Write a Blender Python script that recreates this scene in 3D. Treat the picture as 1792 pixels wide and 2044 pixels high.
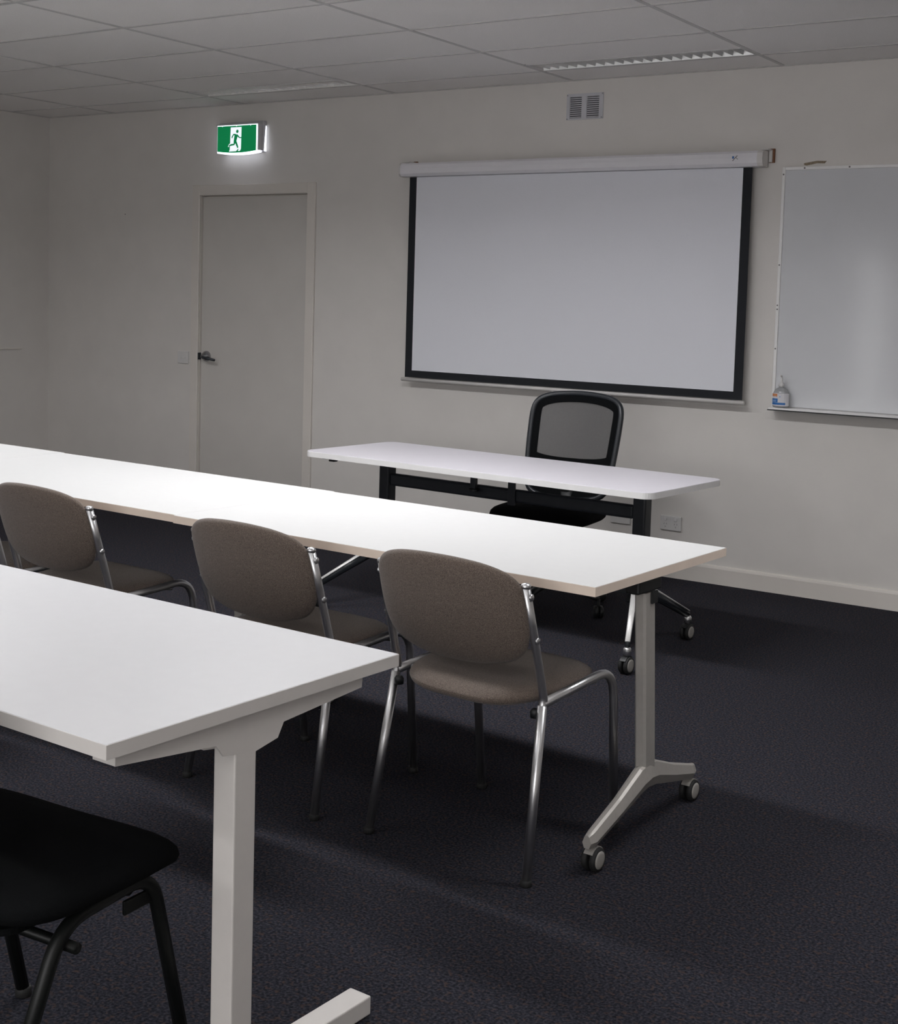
import bpy, bmesh, math, random
from mathutils import Vector, Matrix

random.seed(7)
for o in list(bpy.data.objects):
    bpy.data.objects.remove(o, do_unlink=True)
scene = bpy.context.scene
COL = scene.collection

# ------------------------------------------------------------------ camera
CAM_H = 1.453
yaw, pit, rol = -0.5786, -0.0804, -0.0298
fw = Vector((math.sin(yaw) * math.cos(pit), math.cos(yaw) * math.cos(pit), math.sin(pit)))
rt = Vector((math.cos(yaw), -math.sin(yaw), 0))
dn = fw.cross(rt)
r2 = math.cos(rol) * rt + math.sin(rol) * dn
d2 = -math.sin(rol) * rt + math.cos(rol) * dn
cam = bpy.data.cameras.new('camera')
cam.sensor_fit = 'HORIZONTAL'
cam.sensor_width = 36.0
cam.lens = 2713.47 * 36.0 / 1792.0
cam.shift_x = (896 - 933.08) / 1792.0
cam.shift_y = (813.81 - 1022) / 1792.0
cam.clip_start = 0.05
cam.clip_end = 100
cam_ob = bpy.data.objects.new('camera', cam)
M3 = Matrix((r2, -d2, -fw)).transposed()
cam_ob.matrix_world = Matrix.Translation((0, 0, CAM_H)) @ M3.to_4x4()
COL.objects.link(cam_ob)
scene.camera = cam_ob

# ------------------------------------------------------------------ world (daylight outside the rear windows)
world = bpy.data.worlds.new('world')
scene.world = world
world.use_nodes = True
bg = world.node_tree.nodes['Background']
bg.inputs[0].default_value = (0.97, 0.96, 0.97, 1)
bg.inputs[1].default_value = 9.3
scene.view_settings.view_transform = 'Standard'
scene.view_settings.look = 'None'
scene.view_settings.gamma = 1.0
scene.view_settings.use_curve_mapping = False
scene.view_settings.exposure = 0.0

LAMP_POWER = {3.73: 39.0, 1.33: 6.5, -1.07: 23.0}     # watts per ceiling light, by row
LAMP_COLOR = (0.975, 0.978, 1.0)
LEFT_COLUMN = 0.72
RIGHT_COLUMN = 0.46           # power factor dimming the right-hand column, tuned for the floor shadows
LAMP_SPREAD = math.radians(156)

# ------------------------------------------------------------------ room dimensions
XL, XR = -7.978, 1.6
YB, YF = 6.611, -2.9
H = 2.653
GX0, GY0 = -4.895, 6.278          # ceiling grid origin

# ------------------------------------------------------------------ materials
def mat(name, color, rough=0.6, metal=0.0, spec=0.5, noise=None, bump=None, emit=None, coat=0.0):
    """noise=(scale, amount[, detail]) mottles the colour, bump=(scale, strength)"""
    m = bpy.data.materials.new(name)
    m.use_nodes = True
    nt = m.node_tree
    b = nt.nodes['Principled BSDF']
    b.inputs['Roughness'].default_value = rough
    b.inputs['Metallic'].default_value = metal
    b.inputs['Specular IOR Level'].default_value = spec
    b.inputs['Coat Weight'].default_value = coat
    b.inputs['Base Color'].default_value = (*color, 1)
    tc = None
    if noise or bump:
        tc = nt.nodes.new('ShaderNodeTexCoord')
    if noise:
        n = nt.nodes.new('ShaderNodeTexNoise')
        n.inputs['Scale'].default_value = noise[0]
        n.inputs['Detail'].default_value = noise[2] if len(noise) > 2 else 3
        nt.links.new(tc.outputs['Object'], n.inputs['Vector'])
        r = nt.nodes.new('ShaderNodeValToRGB')
        a = noise[1]
        r.color_ramp.elements[0].position = 0.3
        r.color_ramp.elements[1].position = 0.7
        r.color_ramp.elements[0].color = (*[max(0, c * (1 - a)) for c in color], 1)
        r.color_ramp.elements[1].color = (*[min(1, c * (1 + a)) for c in color], 1)
        nt.links.new(n.outputs['Fac'], r.inputs[0])
        nt.links.new(r.outputs[0], b.inputs['Base Color'])
    if bump:
        n2 = nt.nodes.new('ShaderNodeTexNoise')
        n2.inputs['Scale'].default_value = bump[0]
        n2.inputs['Detail'].default_value = 2
        nt.links.new(tc.outputs['Object'], n2.inputs['Vector'])
        bp = nt.nodes.new('ShaderNodeBump')
        bp.inputs['Strength'].default_value = bump[1]
        bp.inputs['Distance'].default_value = 0.002
        nt.links.new(n2.outputs['Fac'], bp.inputs['Height'])
        nt.links.new(bp.outputs[0], b.inputs['Normal'])
    if emit:
        b.inputs['Emission Color'].default_value = (*emit[0], 1)
        b.inputs['Emission Strength'].default_value = emit[1]
    return m

WALL = mat('wall_paint', (0.71, 0.683, 0.65), 0.75, noise=(6, 0.02), bump=(120, 0.15))
CEIL = mat('ceiling_tile_fibre', (0.93, 0.905, 0.885), 0.9, noise=(180, 0.04), bump=(260, 0.5))
RAIL = mat('ceiling_rail_enamel', (0.62, 0.605, 0.595), 0.6, noise=(20, 0.02))
TRIM = mat('trim_gloss_paint', (0.72, 0.68, 0.63), 0.4, noise=(8, 0.02))
DOORM = mat('door_paint', (0.62, 0.595, 0.56), 0.55, noise=(5, 0.02))
WHITE_LAM = mat('white_laminate', (0.66, 0.66, 0.655), 0.42, noise=(30, 0.008))
NEAR_LAM = mat('white_laminate_cool', (0.735, 0.735, 0.75), 0.4, noise=(30, 0.008))
LILAC_LAM = mat('pale_lilac_laminate', (0.74, 0.715, 0.765), 0.42, noise=(30, 0.008))
EDGE_WARM = mat('edge_band_beige', (0.86, 0.73, 0.62), 0.5, noise=(12, 0.03))
EDGE_GREY = mat('edge_band_grey', (0.66, 0.63, 0.60), 0.5, noise=(12, 0.02))
EDGE_WHITE = mat('edge_band_white', (0.84, 0.83, 0.82), 0.45, noise=(12, 0.02))
WHITE_STEEL = mat('white_powder_coat', (0.66, 0.63, 0.60), 0.45, noise=(40, 0.015))
SILVER = mat('silver_powder_coat', (0.455, 0.435, 0.405), 0.42, metal=0.35, noise=(60, 0.03))
CHROME = mat('chrome', (0.66, 0.66, 0.67), 0.34, metal=1.0, noise=(15, 0.02))
HANDLE = mat('handle_chrome', (0.38, 0.38, 0.40), 0.14, metal=1.0, noise=(15, 0.02))
SATIN = mat('satin_metal', (0.80, 0.79, 0.77), 0.4, metal=0.3, noise=(20, 0.02))
DARK_STEEL = mat('dark_steel', (0.028, 0.032, 0.038), 0.45, noise=(30, 0.1))
BLACK_PLASTIC = mat('black_plastic', (0.012, 0.013, 0.014), 0.45, noise=(40, 0.1))
BLACK_GLOSS = mat('black_gloss_plastic', (0.02, 0.023, 0.027), 0.28, noise=(40, 0.1))
BLACK_FABRIC = mat('black_fabric', (0.0045, 0.005, 0.0055), 0.95, spec=0.1, noise=(500, 0.3), bump=(900, 0.4))
BLACK_TUBE = mat('black_tube', (0.0045, 0.0055, 0.005), 0.45, spec=0.3, noise=(40, 0.1))
RUBBER = mat('black_rubber', (0.012, 0.012, 0.012), 0.7, noise=(60, 0.1))
GREY_WHEEL = mat('grey_wheel_cap', (0.34, 0.325, 0.30), 0.45, noise=(30, 0.04))
SCREEN = mat('screen_fabric', (0.80, 0.81, 0.86), 0.8, noise=(400, 0.012))
SCREEN_BLACK = mat('screen_black_border', (0.008, 0.010, 0.014), 0.8, noise=(200, 0.1))
CASE = mat('screen_case_enamel', (0.80, 0.79, 0.82), 0.38, noise=(20, 0.01))
BARW = mat('screen_bar_white', (0.70, 0.68, 0.66), 0.45, noise=(20, 0.01))
BOARD = mat('whiteboard_enamel', (0.66, 0.67, 0.69), 0.12, noise=(3, 0.025), bump=(9, 0.015))
BOARD_FRAME = mat('whiteboard_frame', (0.86, 0.85, 0.84), 0.35, noise=(20, 0.01))
PLATE = mat('switch_plate_plastic', (0.66, 0.65, 0.64), 0.4, noise=(20, 0.01))
VENTM = mat('vent_enamel', (0.58, 0.58, 0.61), 0.5, noise=(20, 0.02))
VENT_DARK = mat('vent_dark_void', (0.03, 0.03, 0.035), 0.9, noise=(20, 0.1))
WOOD = mat('brown_wood', (0.20, 0.085, 0.04), 0.6, noise=(60, 0.25))
TAPE = mat('brown_adhesive', (0.27, 0.215, 0.15), 0.8, noise=(150, 0.25))
ALU = mat('louvre_aluminium', (0.90, 0.90, 0.89), 0.28, metal=1.0, noise=(20, 0.02))
FIX_WHITE = mat('fixture_white', (0.84, 0.83, 0.82), 0.5, noise=(20, 0.01))
TUBE_OFF = mat('tube_glass_off', (0.75, 0.75, 0.74), 0.3, noise=(20, 0.01))
TUBE_ON = mat('tube_glass_lit', (0.9, 0.9, 0.9), 0.3, noise=(20, 0.01), emit=((1, 0.97, 0.93), 20.0))
GEL = mat('clear_bottle_plastic', (0.62, 0.63, 0.64), 0.15, noise=(20, 0.02))
GEL.node_tree.nodes['Principled BSDF'].inputs['Transmission Weight'].default_value = 0.5
LABEL_W = mat('label_white', (0.68, 0.67, 0.70), 0.5, noise=(20, 0.01))
LABEL_B = mat('label_blue', (0.03, 0.16, 0.45), 0.5, noise=(300, 0.2))
LABEL_LB = mat('label_light_blue', (0.20, 0.33, 0.60), 0.5, noise=(300, 0.2))
LABEL_O = mat('label_orange', (0.62, 0.26, 0.12), 0.5, noise=(300, 0.15))
LOGO_B = mat('logo_blue', (0.05, 0.16, 0.40), 0.5, noise=(100, 0.1))
LOGO_G = mat('logo_grey', (0.16, 0.15, 0.15), 0.5, noise=(100, 0.1))
SIGN_GREEN = mat('sign_green_lit', (0.0, 0.15, 0.05), 0.4, noise=(4, 0.05), emit=((0.0, 0.17, 0.052), 0.85))
SIGN_WHITE = mat('sign_white_lit', (0.8, 0.8, 0.8), 0.4, noise=(4, 0.01), emit=((0.86, 0.92, 1.0), 0.9))
SIGN_BODY = mat('sign_diffuser_lit', (0.8, 0.8, 0.8), 0.4, noise=(4, 0.01), emit=((0.84, 0.88, 1.0), 1.9))
SIGN_CASE = mat('sign_case_plastic', (0.55, 0.54, 0.56), 0.4, noise=(20, 0.01))

def carpet_material():
    m = bpy.data.materials.new('carpet_pile')
    m.use_nodes = True
    nt = m.node_tree
    b = nt.nodes['Principled BSDF']
    b.inputs['Roughness'].default_value = 0.97
    b.inputs['Specular IOR Level'].default_value = 0.05
    tc = nt.nodes.new('ShaderNodeTexCoord')
    n1 = nt.nodes.new('ShaderNodeTexNoise'); n1.inputs['Scale'].default_value = 150; n1.inputs['Detail'].default_value = 3
    n2 = nt.nodes.new('ShaderNodeTexNoise'); n2.inputs['Scale'].default_value = 75; n2.inputs['Detail'].default_value = 4
    for n in (n1, n2):
        nt.links.new(tc.outputs['Object'], n.inputs['Vector'])
    r1 = nt.nodes.new('ShaderNodeValToRGB')
    e = r1.color_ramp.elements
    e[0].position = 0.32; e[0].color = (0.0105, 0.0108, 0.0145, 1)
    e[1].position = 0.70; e[1].color = (0.052, 0.052, 0.063, 1)
    mid = e.new(0.5); mid.color = (0.0245, 0.0248, 0.0325, 1)
    nt.links.new(n1.outputs['Fac'], r1.inputs[0])
    r2_ = nt.nodes.new('ShaderNodeValToRGB')
    e = r2_.color_ramp.elements
    e[0].position = 0.54; e[0].color = (0, 0, 0, 1)
    e[1].position = 0.68; e[1].color = (0.8, 0.8, 0.8, 1)
    nt.links.new(n2.outputs['Fac'], r2_.inputs[0])
    mx = nt.nodes.new('ShaderNodeMix'); mx.data_type = 'RGBA'
    nt.links.new(r2_.outputs[0], mx.inputs[0])
    nt.links.new(r1.outputs[0], mx.inputs[6])
    mx.inputs[7].default_value = (0.062, 0.041, 0.033, 1)
    nt.links.new(mx.outputs[2], b.inputs['Base Color'])
    bp = nt.nodes.new('ShaderNodeBump'); bp.inputs['Strength'].default_value = 0.6; bp.inputs['Distance'].default_value = 0.004
    nt.links.new(n1.outputs['Fac'], bp.inputs['Height'])
    nt.links.new(bp.outputs[0], b.inputs['Normal'])
    return m
CARPET = carpet_material()

def fabric_material(name, dark, light, scale=420):
    m = mat(name, dark, 0.92, spec=0.15, bump=(900, 0.5))
    nt = m.node_tree
    b = nt.nodes['Principled BSDF']
    tc = nt.nodes.new('ShaderNodeTexCoord')
    n = nt.nodes.new('ShaderNodeTexNoise'); n.inputs['Scale'].default_value = scale; n.inputs['Detail'].default_value = 4
    nt.links.new(tc.outputs['Object'], n.inputs['Vector'])
    r = nt.nodes.new('ShaderNodeValToRGB')
    r.color_ramp.elements[0].position = 0.34; r.color_ramp.elements[0].color = (*dark, 1)
    r.color_ramp.elements[1].position = 0.68; r.color_ramp.elements[1].color = (*light, 1)
    nt.links.new(n.outputs['Fac'], r.inputs[0])
    nt.links.new(r.outputs[0], b.inputs['Base Color'])
    b.inputs['Sheen Weight'].default_value = 0.25
    b.inputs['Sheen Roughness'].default_value = 0.5
    return m
TAUPE = fabric_material('taupe_wool_fabric', (0.092, 0.070, 0.057), (0.215, 0.172, 0.144))

def mesh_material():
    m = bpy.data.materials.new('black_open_mesh')
    m.use_nodes = True
    nt = m.node_tree
    b = nt.nodes['Principled BSDF']
    b.inputs['Base Color'].default_value = (0.012, 0.013, 0.015, 1)
    b.inputs['Roughness'].default_value = 0.6
    tr = nt.nodes.new('ShaderNodeBsdfTransparent')
    mix = nt.nodes.new('ShaderNodeMixShader')
    tc = nt.nodes.new('ShaderNodeTexCoord')
    n = nt.nodes.new('ShaderNodeTexNoise'); n.inputs['Scale'].default_value = 500
    mp = nt.nodes.new('ShaderNodeMapRange')
    mp.inputs['To Min'].default_value = 0.17; mp.inputs['To Max'].default_value = 0.33
    nt.links.new(tc.outputs['Object'], n.inputs['Vector'])
    nt.links.new(n.outputs['Fac'], mp.inputs['Value'])
    nt.links.new(mp.outputs[0], mix.inputs[0])
    nt.links.new(b.outputs[0], mix.inputs[1])
    nt.links.new(tr.outputs[0], mix.inputs[2])
    nt.links.new(mix.outputs[0], nt.nodes['Material Output'].inputs[0])
    return m
MESH = mesh_material()

def glass_material():
    m = mat('window_glass', (0.95, 0.97, 0.97), 0.02, noise=(3, 0.01))
    b = m.node_tree.nodes['Principled BSDF']
    nt = m.node_tree
    tr = nt.nodes.new('ShaderNodeBsdfTransparent')
    mix = nt.nodes.new('ShaderNodeMixShader'); mix.inputs[0].default_value = 0.9
    nt.links.new(b.outputs[0], mix.inputs[1]); nt.links.new(tr.outputs[0], mix.inputs[2])
    nt.links.new(mix.outputs[0], nt.nodes['Material Output'].inputs[0])
    return m
GLASS = glass_material()

# ------------------------------------------------------------------ object helpers
def link(o, parent=None):
    COL.objects.link(o)
    if parent is not None:
        o.parent = parent
    return o

def obj(name, bm, m, parent=None, smooth=False, loc=None, rot=None):
    bmesh.ops.recalc_face_normals(bm, faces=bm.faces)
    me = bpy.data.meshes.new(name)
    bm.to_mesh(me); bm.free()
    me.materials.append(m)
    if smooth:
        for p in me.polygons:
            p.use_smooth = True
    o = bpy.data.objects.new(name, me)
    if loc is not None: o.location = loc
    if rot is not None: o.rotation_euler = rot
    return link(o, parent)

def share(name, src, parent, loc=None, rot=None):
    o = bpy.data.objects.new(name, src.data)
    if loc is not None: o.location = loc
    if rot is not None: o.rotation_euler = rot
    return link(o, parent)

def tag(o, label, cat, group=None):
    o['label'] = label; o['category'] = cat
    if group: o['group'] = group
    return o

def thing(name, label, cat, loc=(0, 0, 0), rotz=0.0, group=None):
    e = bpy.data.objects.new(name, None)
    e.empty_display_size = 0.1
    e.location = loc; e.rotation_euler = (0, 0, rotz)
    link(e)
    return tag(e, label, cat, group)

def struct(o):
    o['kind'] = 'structure'
    return o

def copy_tree(o, parent=None):
    c = o.copy()
    COL.objects.link(c)
    if parent is not None: c.parent = parent
    for ch in list(o.children):
        copy_tree(ch, c)
    return c

def NB(): return bmesh.new()

def box(bm, a, b, bevel=0.0, seg=2):
    a = Vector(a); b = Vector(b)
    lo = Vector((min(a.x, b.x), min(a.y, b.y), min(a.z, b.z)))
    hi = Vector((max(a.x, b.x), max(a.y, b.y), max(a.z, b.z)))
    r = bmesh.ops.create_cube(bm, size=1.0)
    vs = r['verts']
    for v in vs:
        v.co = Vector(((lo[i] + hi[i]) / 2 + v.co[i] * (hi[i] - lo[i]) for i in range(3)))
    if bevel > 0:
        es = list({e for v in vs for e in v.link_edges})
        bmesh.ops.bevel(bm, geom=es, offset=bevel, segments=seg, affect='EDGES', profile=0.5)
    return bm

def prism(bm, poly, axis, a, b):
    """extrude 2D polygon along axis ('x': poly is (y,z), 'y': (x,z), 'z': (x,y))"""
    def P(p, t):
        return {'x': (t, p[0], p[1]), 'y': (p[0], t, p[1]), 'z': (p[0], p[1], t)}[axis]
    v0 = [bm.verts.new(P(p, a)) for p in poly]
    v1 = [bm.verts.new(P(p, b)) for p in poly]
    n = len(poly)
    bm.faces.new(v0); bm.faces.new(v1)
    for i in range(n):
        bm.faces.new((v0[i], v0[(i + 1) % n], v1[(i + 1) % n], v1[i]))
    return bm

def catmull(pts, n=8, closed=False):
    pts = [Vector(p) for p in pts]
    out = []
    N = len(pts)
    rng = range(N if closed else N - 1)
    for i in rng:
        if closed:
            p0, p1, p2, p3 = pts[(i - 1) % N], pts[i], pts[(i + 1) % N], pts[(i + 2) % N]
        else:
            p0 = pts[max(i - 1, 0)]; p1 = pts[i]; p2 = pts[i + 1]; p3 = pts[min(i + 2, N - 1)]
        for k in range(n):
            t = k / n
            out.append(0.5 * ((2 * p1) + (p2 - p0) * t + (2 * p0 - 5 * p1 + 4 * p2 - p3) * t * t + (3 * p1 - p0 - 3 * p2 + p3) * t ** 3))
    if not closed: out.append(pts[-1])
    return out

def fillet(pts, r, n=6):
    """polyline with rounded interior corners"""
    pts = [Vector(p) for p in pts]
    out = [pts[0]]
    for i in range(1, len(pts) - 1):
        a, b, c = pts[i - 1], pts[i], pts[i + 1]
        d1 = (a - b); d2_ = (c - b)
        rr = min(r, d1.length * 0.49, d2_.length * 0.49)
        p = b + d1.normalized() * rr; q = b + d2_.normalized() * rr
        for k in range(n + 1):
            t = k / n
            out.append((1 - t) ** 2 * p + 2 * t * (1 - t) * b + t * t * q)
    out.append(pts[-1])
    return out

def tube(bm, path, r, seg=10, closed=False, sx=1.0, sy=1.0, up=None):
    path = [Vector(p) for p in path]
    n = len(path)
    rads = r if isinstance(r, (list, tuple)) else [r] * n
    rings = []
    prev = None
    for i, p in enumerate(path):
        if closed:
            t = (path[(i + 1) % n] - path[(i - 1) % n])
        else:
            t = path[min(i + 1, n - 1)] - path[max(i - 1, 0)]
        t.normalize()
        if prev is None:
            ref = Vector(up) if up else (Vector((0, 0, 1)) if abs(t.z) < 0.9 else Vector((0, 1, 0)))
            u = (ref - t * ref.dot(t)).normalized()
        else:
            u = (prev - t * prev.dot(t)).normalized()
        prev = u
        w = t.cross(u)
        rings.append([bm.verts.new(p + rads[i] * (sx * math.cos(2 * math.pi * k / seg) * u + sy * math.sin(2 * math.pi * k / seg) * w)) for k in range(seg)])
    m = n if closed else n - 1
    for i in range(m):
        a = rings[i]; b = rings[(i + 1) % n]
        for k in range(seg):
            bm.faces.new((a[k], a[(k + 1) % seg], b[(k + 1) % seg], b[k]))
    if not closed:
        bm.faces.new(rings[0]); bm.faces.new(rings[-1])
    return bm

def lathe(bm, prof, axis='z', c=(0, 0, 0), seg=24):
    """prof: (radius, height) along axis"""
    c = Vector(c)
    def P(r, h, a):
        ca, sa = r * math.cos(a), r * math.sin(a)
        return c + Vector({'z': (ca, sa, h), 'x': (h, ca, sa), 'y': (ca, h, sa)}[axis])
    rings = []
    for r, h in prof:
        rings.append([bm.verts.new(P(max(r, 1e-4), h, 2 * math.pi * k / seg)) for k in range(seg)])
    for i in range(len(rings) - 1):
        for k in range(seg):
            bm.faces.new((rings[i][k], rings[i][(k + 1) % seg], rings[i + 1][(k + 1) % seg], rings[i + 1][k]))
    bm.faces.new(rings[0]); bm.faces.new(rings[-1])
    return bm

def pillow(bm, outline, half, place, rings=9, power=5.0):
    """closed cushion: outline list of 2D points about the origin 'c', half thickness, place(u, v, off) -> 3D"""
    n = len(outline)
    cx = sum(p[0] for p in outline) / n; cy = sum(p[1] for p in outline) / n
    radii = [math.sin(math.pi / 2 * (i / rings)) for i in range(rings + 1)]
    def layer(sgn):
        c = bm.verts.new(place(cx, cy, sgn * half))
        rs = []
        for r in radii[1:-1]:
            t = half * (1 - r ** power) ** 0.5
            rs.append([bm.verts.new(place(cx + (p[0] - cx) * r, cy + (p[1] - cy) * r, sgn * t)) for p in outline])
        return c, rs
    rim = [bm.verts.new(place(p[0], p[1], 0)) for p in outline]
    for sgn in (1, -1):
        c, rs = layer(sgn)
        rs.append(rim)
        for k in range(n):
            bm.faces.new((c, rs[0][k], rs[0][(k + 1) % n]))
        for i in range(len(rs) - 1):
            for k in range(n):
                bm.faces.new((rs[i][k], rs[i][(k + 1) % n], rs[i + 1][(k + 1) % n], rs[i + 1][k]))
    return bm

def round_rect(x0, x1, y0, y1, r, n=6):
    out = []
    for cx, cy, a0 in ((x1 - r, y1 - r, 0), (x0 + r, y1 - r, 90), (x0 + r, y0 + r, 180), (x1 - r, y0 + r, 270)):
        for k in range(n + 1):
            a = math.radians(a0 + 90 * k / n)
            out.append((cx + r * math.cos(a), cy + r * math.sin(a)))
    return out

# ================================================================== the setting
floor = struct(obj('floor', box(NB(), (XL - 0.1, YF - 0.1, -0.08), (XR + 0.1, YB + 0.12, 0)), CARPET))
floor['label'] = 'dark blue-grey flecked carpet across the whole room'

# back wall with door opening
DX0, DX1, DTOP = -6.468, -5.556, 2.072
bm = NB()
box(bm, (XL - 0.1, YB, 0), (DX0 - 0.02, YB + 0.12, H + 0.12))
box(bm, (DX0 - 0.02, YB, DTOP + 0.02), (DX1 + 0.02, YB + 0.12, H + 0.12))
box(bm, (DX1 + 0.02, YB, 0), (XR + 0.1, YB + 0.12, H + 0.12))
wall_back = struct(obj('wall_back', bm, WALL))
wall_back['label'] = 'beige painted front wall behind the projector screen'
wall_left = struct(obj('wall_left', box(NB(), (XL - 0.1, YF - 0.1, 0), (XL, YB, H + 0.12)), WALL))
wall_right = struct(obj('wall_right', box(NB(), (XR, YF - 0.1, 0), (XR + 0.1, YB, H + 0.12)), WALL))
# small screw mark on the wall left of the door
obj('screw_hole', lathe(NB(), [(0.004, -0.0012), (0.004, 0.001)], 'y', (-7.19, YB, 1.96), 10), LOGO_G, wall_back)
# rear wall with two window openings
WINS = [(-4.98, -4.74, 0.25, 2.15), (-2.6, 1.0, 0.95, 2.2)]  # both out of view; the wide one is added to give ambient light
bm = NB()
xs = XL - 0.1
for (a, b, z0, z1) in WINS:
    box(bm, (xs, YF - 0.12, 0), (a, YF, H + 0.12))
    box(bm, (a, YF - 0.12, 0), (b, YF, z0))
    box(bm, (a, YF - 0.12, z1), (b, YF, H + 0.12))
    xs = b
box(bm, (xs, YF - 0.12, 0), (XR + 0.1, YF, H + 0.12))
struct(obj('wall_rear', bm, WALL))
for i, (a, b, z0, z1) in enumerate(WINS):
    bm = NB()
    f = 0.045
    box(bm, (a, YF - 0.09, z0), (a + f, YF - 0.03, z1)); box(bm, (b - f, YF - 0.09, z0), (b, YF - 0.03, z1))
    box(bm, (a + f, YF - 0.09, z0), (b - f, YF - 0.03, z0 + f)); box(bm, (a + f, YF - 0.09, z1 - f), (b - f, YF - 0.03, z1))
    w = struct(obj('window_%d' % (i + 1), bm, TRIM))
    nm = 1 if b - a < 1 else 3
    for k in range(nm):
        pa = a + f + (b - a - 2 * f) * k / nm; pb = a + f + (b - a - 2 * f) * (k + 1) / nm
        obj('window_pane', box(NB(), (pa + 0.001, YF - 0.064, z0 + f), (pb - 0.012, YF - 0.058, z1 - f)), GLASS, w)
        if k: obj('mullion', box(NB(), (pa - 0.02, YF - 0.085, z0 + f), (pa + 0.02, YF - 0.035, z1 - f)), TRIM, w)
    la = bpy.data.lights.new('window_portal', 'AREA')
    la.shape = 'RECTANGLE'; la.size = b - a; la.size_y = z1 - z0
    la.cycles.is_portal = True
    lo = bpy.data.objects.new('window_portal', la)
    lo.location = ((a + b) / 2, YF - 0.13, (z0 + z1) / 2)
    lo.rotation_euler = (math.radians(90), 0, 0)     # faces +Y, into the room
    link(lo, w)

# skirting boards
def skirting(name, pts_axis, a, b, fixed, sgn):
    prof = [(0, 0), (0.016, 0), (0.016, 0.082), (0.013, 0.092), (0.007, 0.097), (0, 0.098)]
    bm = NB()
    if pts_axis == 'x':
        prism(bm, [(fixed + sgn * p[0], p[1]) for p in prof], 'x', a, b)
    else:
        prism(bm, [(fixed + sgn * p[0], p[1]) for p in prof], 'y', a, b)
    return struct(obj(name, bm, TRIM))
skirting('baseboard_back', 'x', DX1 + 0.078, XR, YB, -1)
skirting('baseboard_back_2', 'x', XL + 0.016, DX0 - 0.078, YB, -1)
skirting('baseboard_left', 'y', YF, YB, XL, 1)
skirting('baseboard_right', 'y', YF, YB, XR, -1)
# thin ledge on the left wall
led = struct(obj('trim_1', box(NB(), (XL, 5.3, 0.996), (XL + 0.010, 6.37, 1.004), 0.002), TRIM))

# ------------------------------------------------------------------ ceiling: slab, rails and lay-in tiles
ceiling = struct(obj('ceiling', box(NB(), (XL - 0.1, YF - 0.12, H + 0.12), (XR + 0.1, YB + 0.12, H + 0.2)), CEIL))
ceiling['label'] = 'suspended ceiling of pale fibre tiles in a metal grid'
gx = []
x = GX0
while x > XL + 0.05: x -= 1.2
while x < XR:
    if x > XL + 0.05: gx.append(x)
    x += 1.2
gy = []
y = GY0
while y > YF + 0.05:
    gy.append(y); y -= 0.6
gy = gy[::-1]
RW = 0.010
for x in gx:
    obj('ceiling_rail', box(NB(), (x - RW, YF, H), (x + RW, YB, H + 0.035)), RAIL, ceiling)
FIX_ROWS = [GY0, GY0 - 2.4, GY0 - 4.8, GY0 - 7.2]
FIX_COLS = [GX0 - 1.2, GX0 + 1.2, GX0 + 3.6]
xe = [XL] + gx + [XR]
ye = [YF] + gy + [YB]
for y in gy:
    for i in range(len(xe) - 1):
        a = xe[i] + (RW if i else 0); b = xe[i + 1] - (RW if i < len(xe) - 2 else 0)
        obj('ceiling_rail', box(NB(), (a, y - RW, H), (b, y + RW, H + 0.034)), RAIL, ceiling)
for edge in ('back', 'left', 'front', 'right'):
    e = 0.018
    A = {'back': ((XL, YB - e, H - 0.001), (XR, YB, H + 0.002)), 'front': ((XL, YF, H - 0.001), (XR, YF + e, H + 0.002)),
         'left': ((XL, YF + e, H - 0.001), (XL + e, YB - e, H + 0.002)), 'right': ((XR - e, YF + e, H - 0.001), (XR, YB - e, H + 0.002))}[edge]
    obj('wall_angle', box(NB(), *A), RAIL, ceiling)
tile_cache = {}
def tile(x0, x1, y0, y1):
    w, d = round(x1 - x0, 3), round(y1 - y0, 3)
    c = ((x0 + x1) / 2, (y0 + y1) / 2, H + 0.003)
    if (w, d) in tile_cache:
        share('ceiling_tile', tile_cache[(w, d)], ceiling, c)
    else:
        tile_cache[(w, d)] = obj('ceiling_tile', box(NB(), (-w / 2, -d / 2, 0), (w / 2, d / 2, 0.015)), CEIL, ceiling, loc=c)
fixcells = set()
for fx in FIX_COLS:
    for fy in FIX_ROWS:
        fixcells.add((round(fx, 2), round(fy, 2)))
for i in range(len(xe) - 1):
    for j in range(len(ye) - 1):
        x0 = xe[i] + (0.006 if i else 0); x1 = xe[i + 1] - (0.006 if i < len(xe) - 2 else 0)
        y0 = ye[j] + (0.006 if j else 0); y1 = ye[j + 1] - (0.006 if j < len(ye) - 2 else 0)
        if x1 - x0 < 0.03 or y1 - y0 < 0.03: continue
        if (round(xe[i], 2), round(ye[j + 1], 2)) in fixcells:
            y1 -= 0.202                      # half tile beside the light
        tile(x0, x1, y0, y1)

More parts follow.
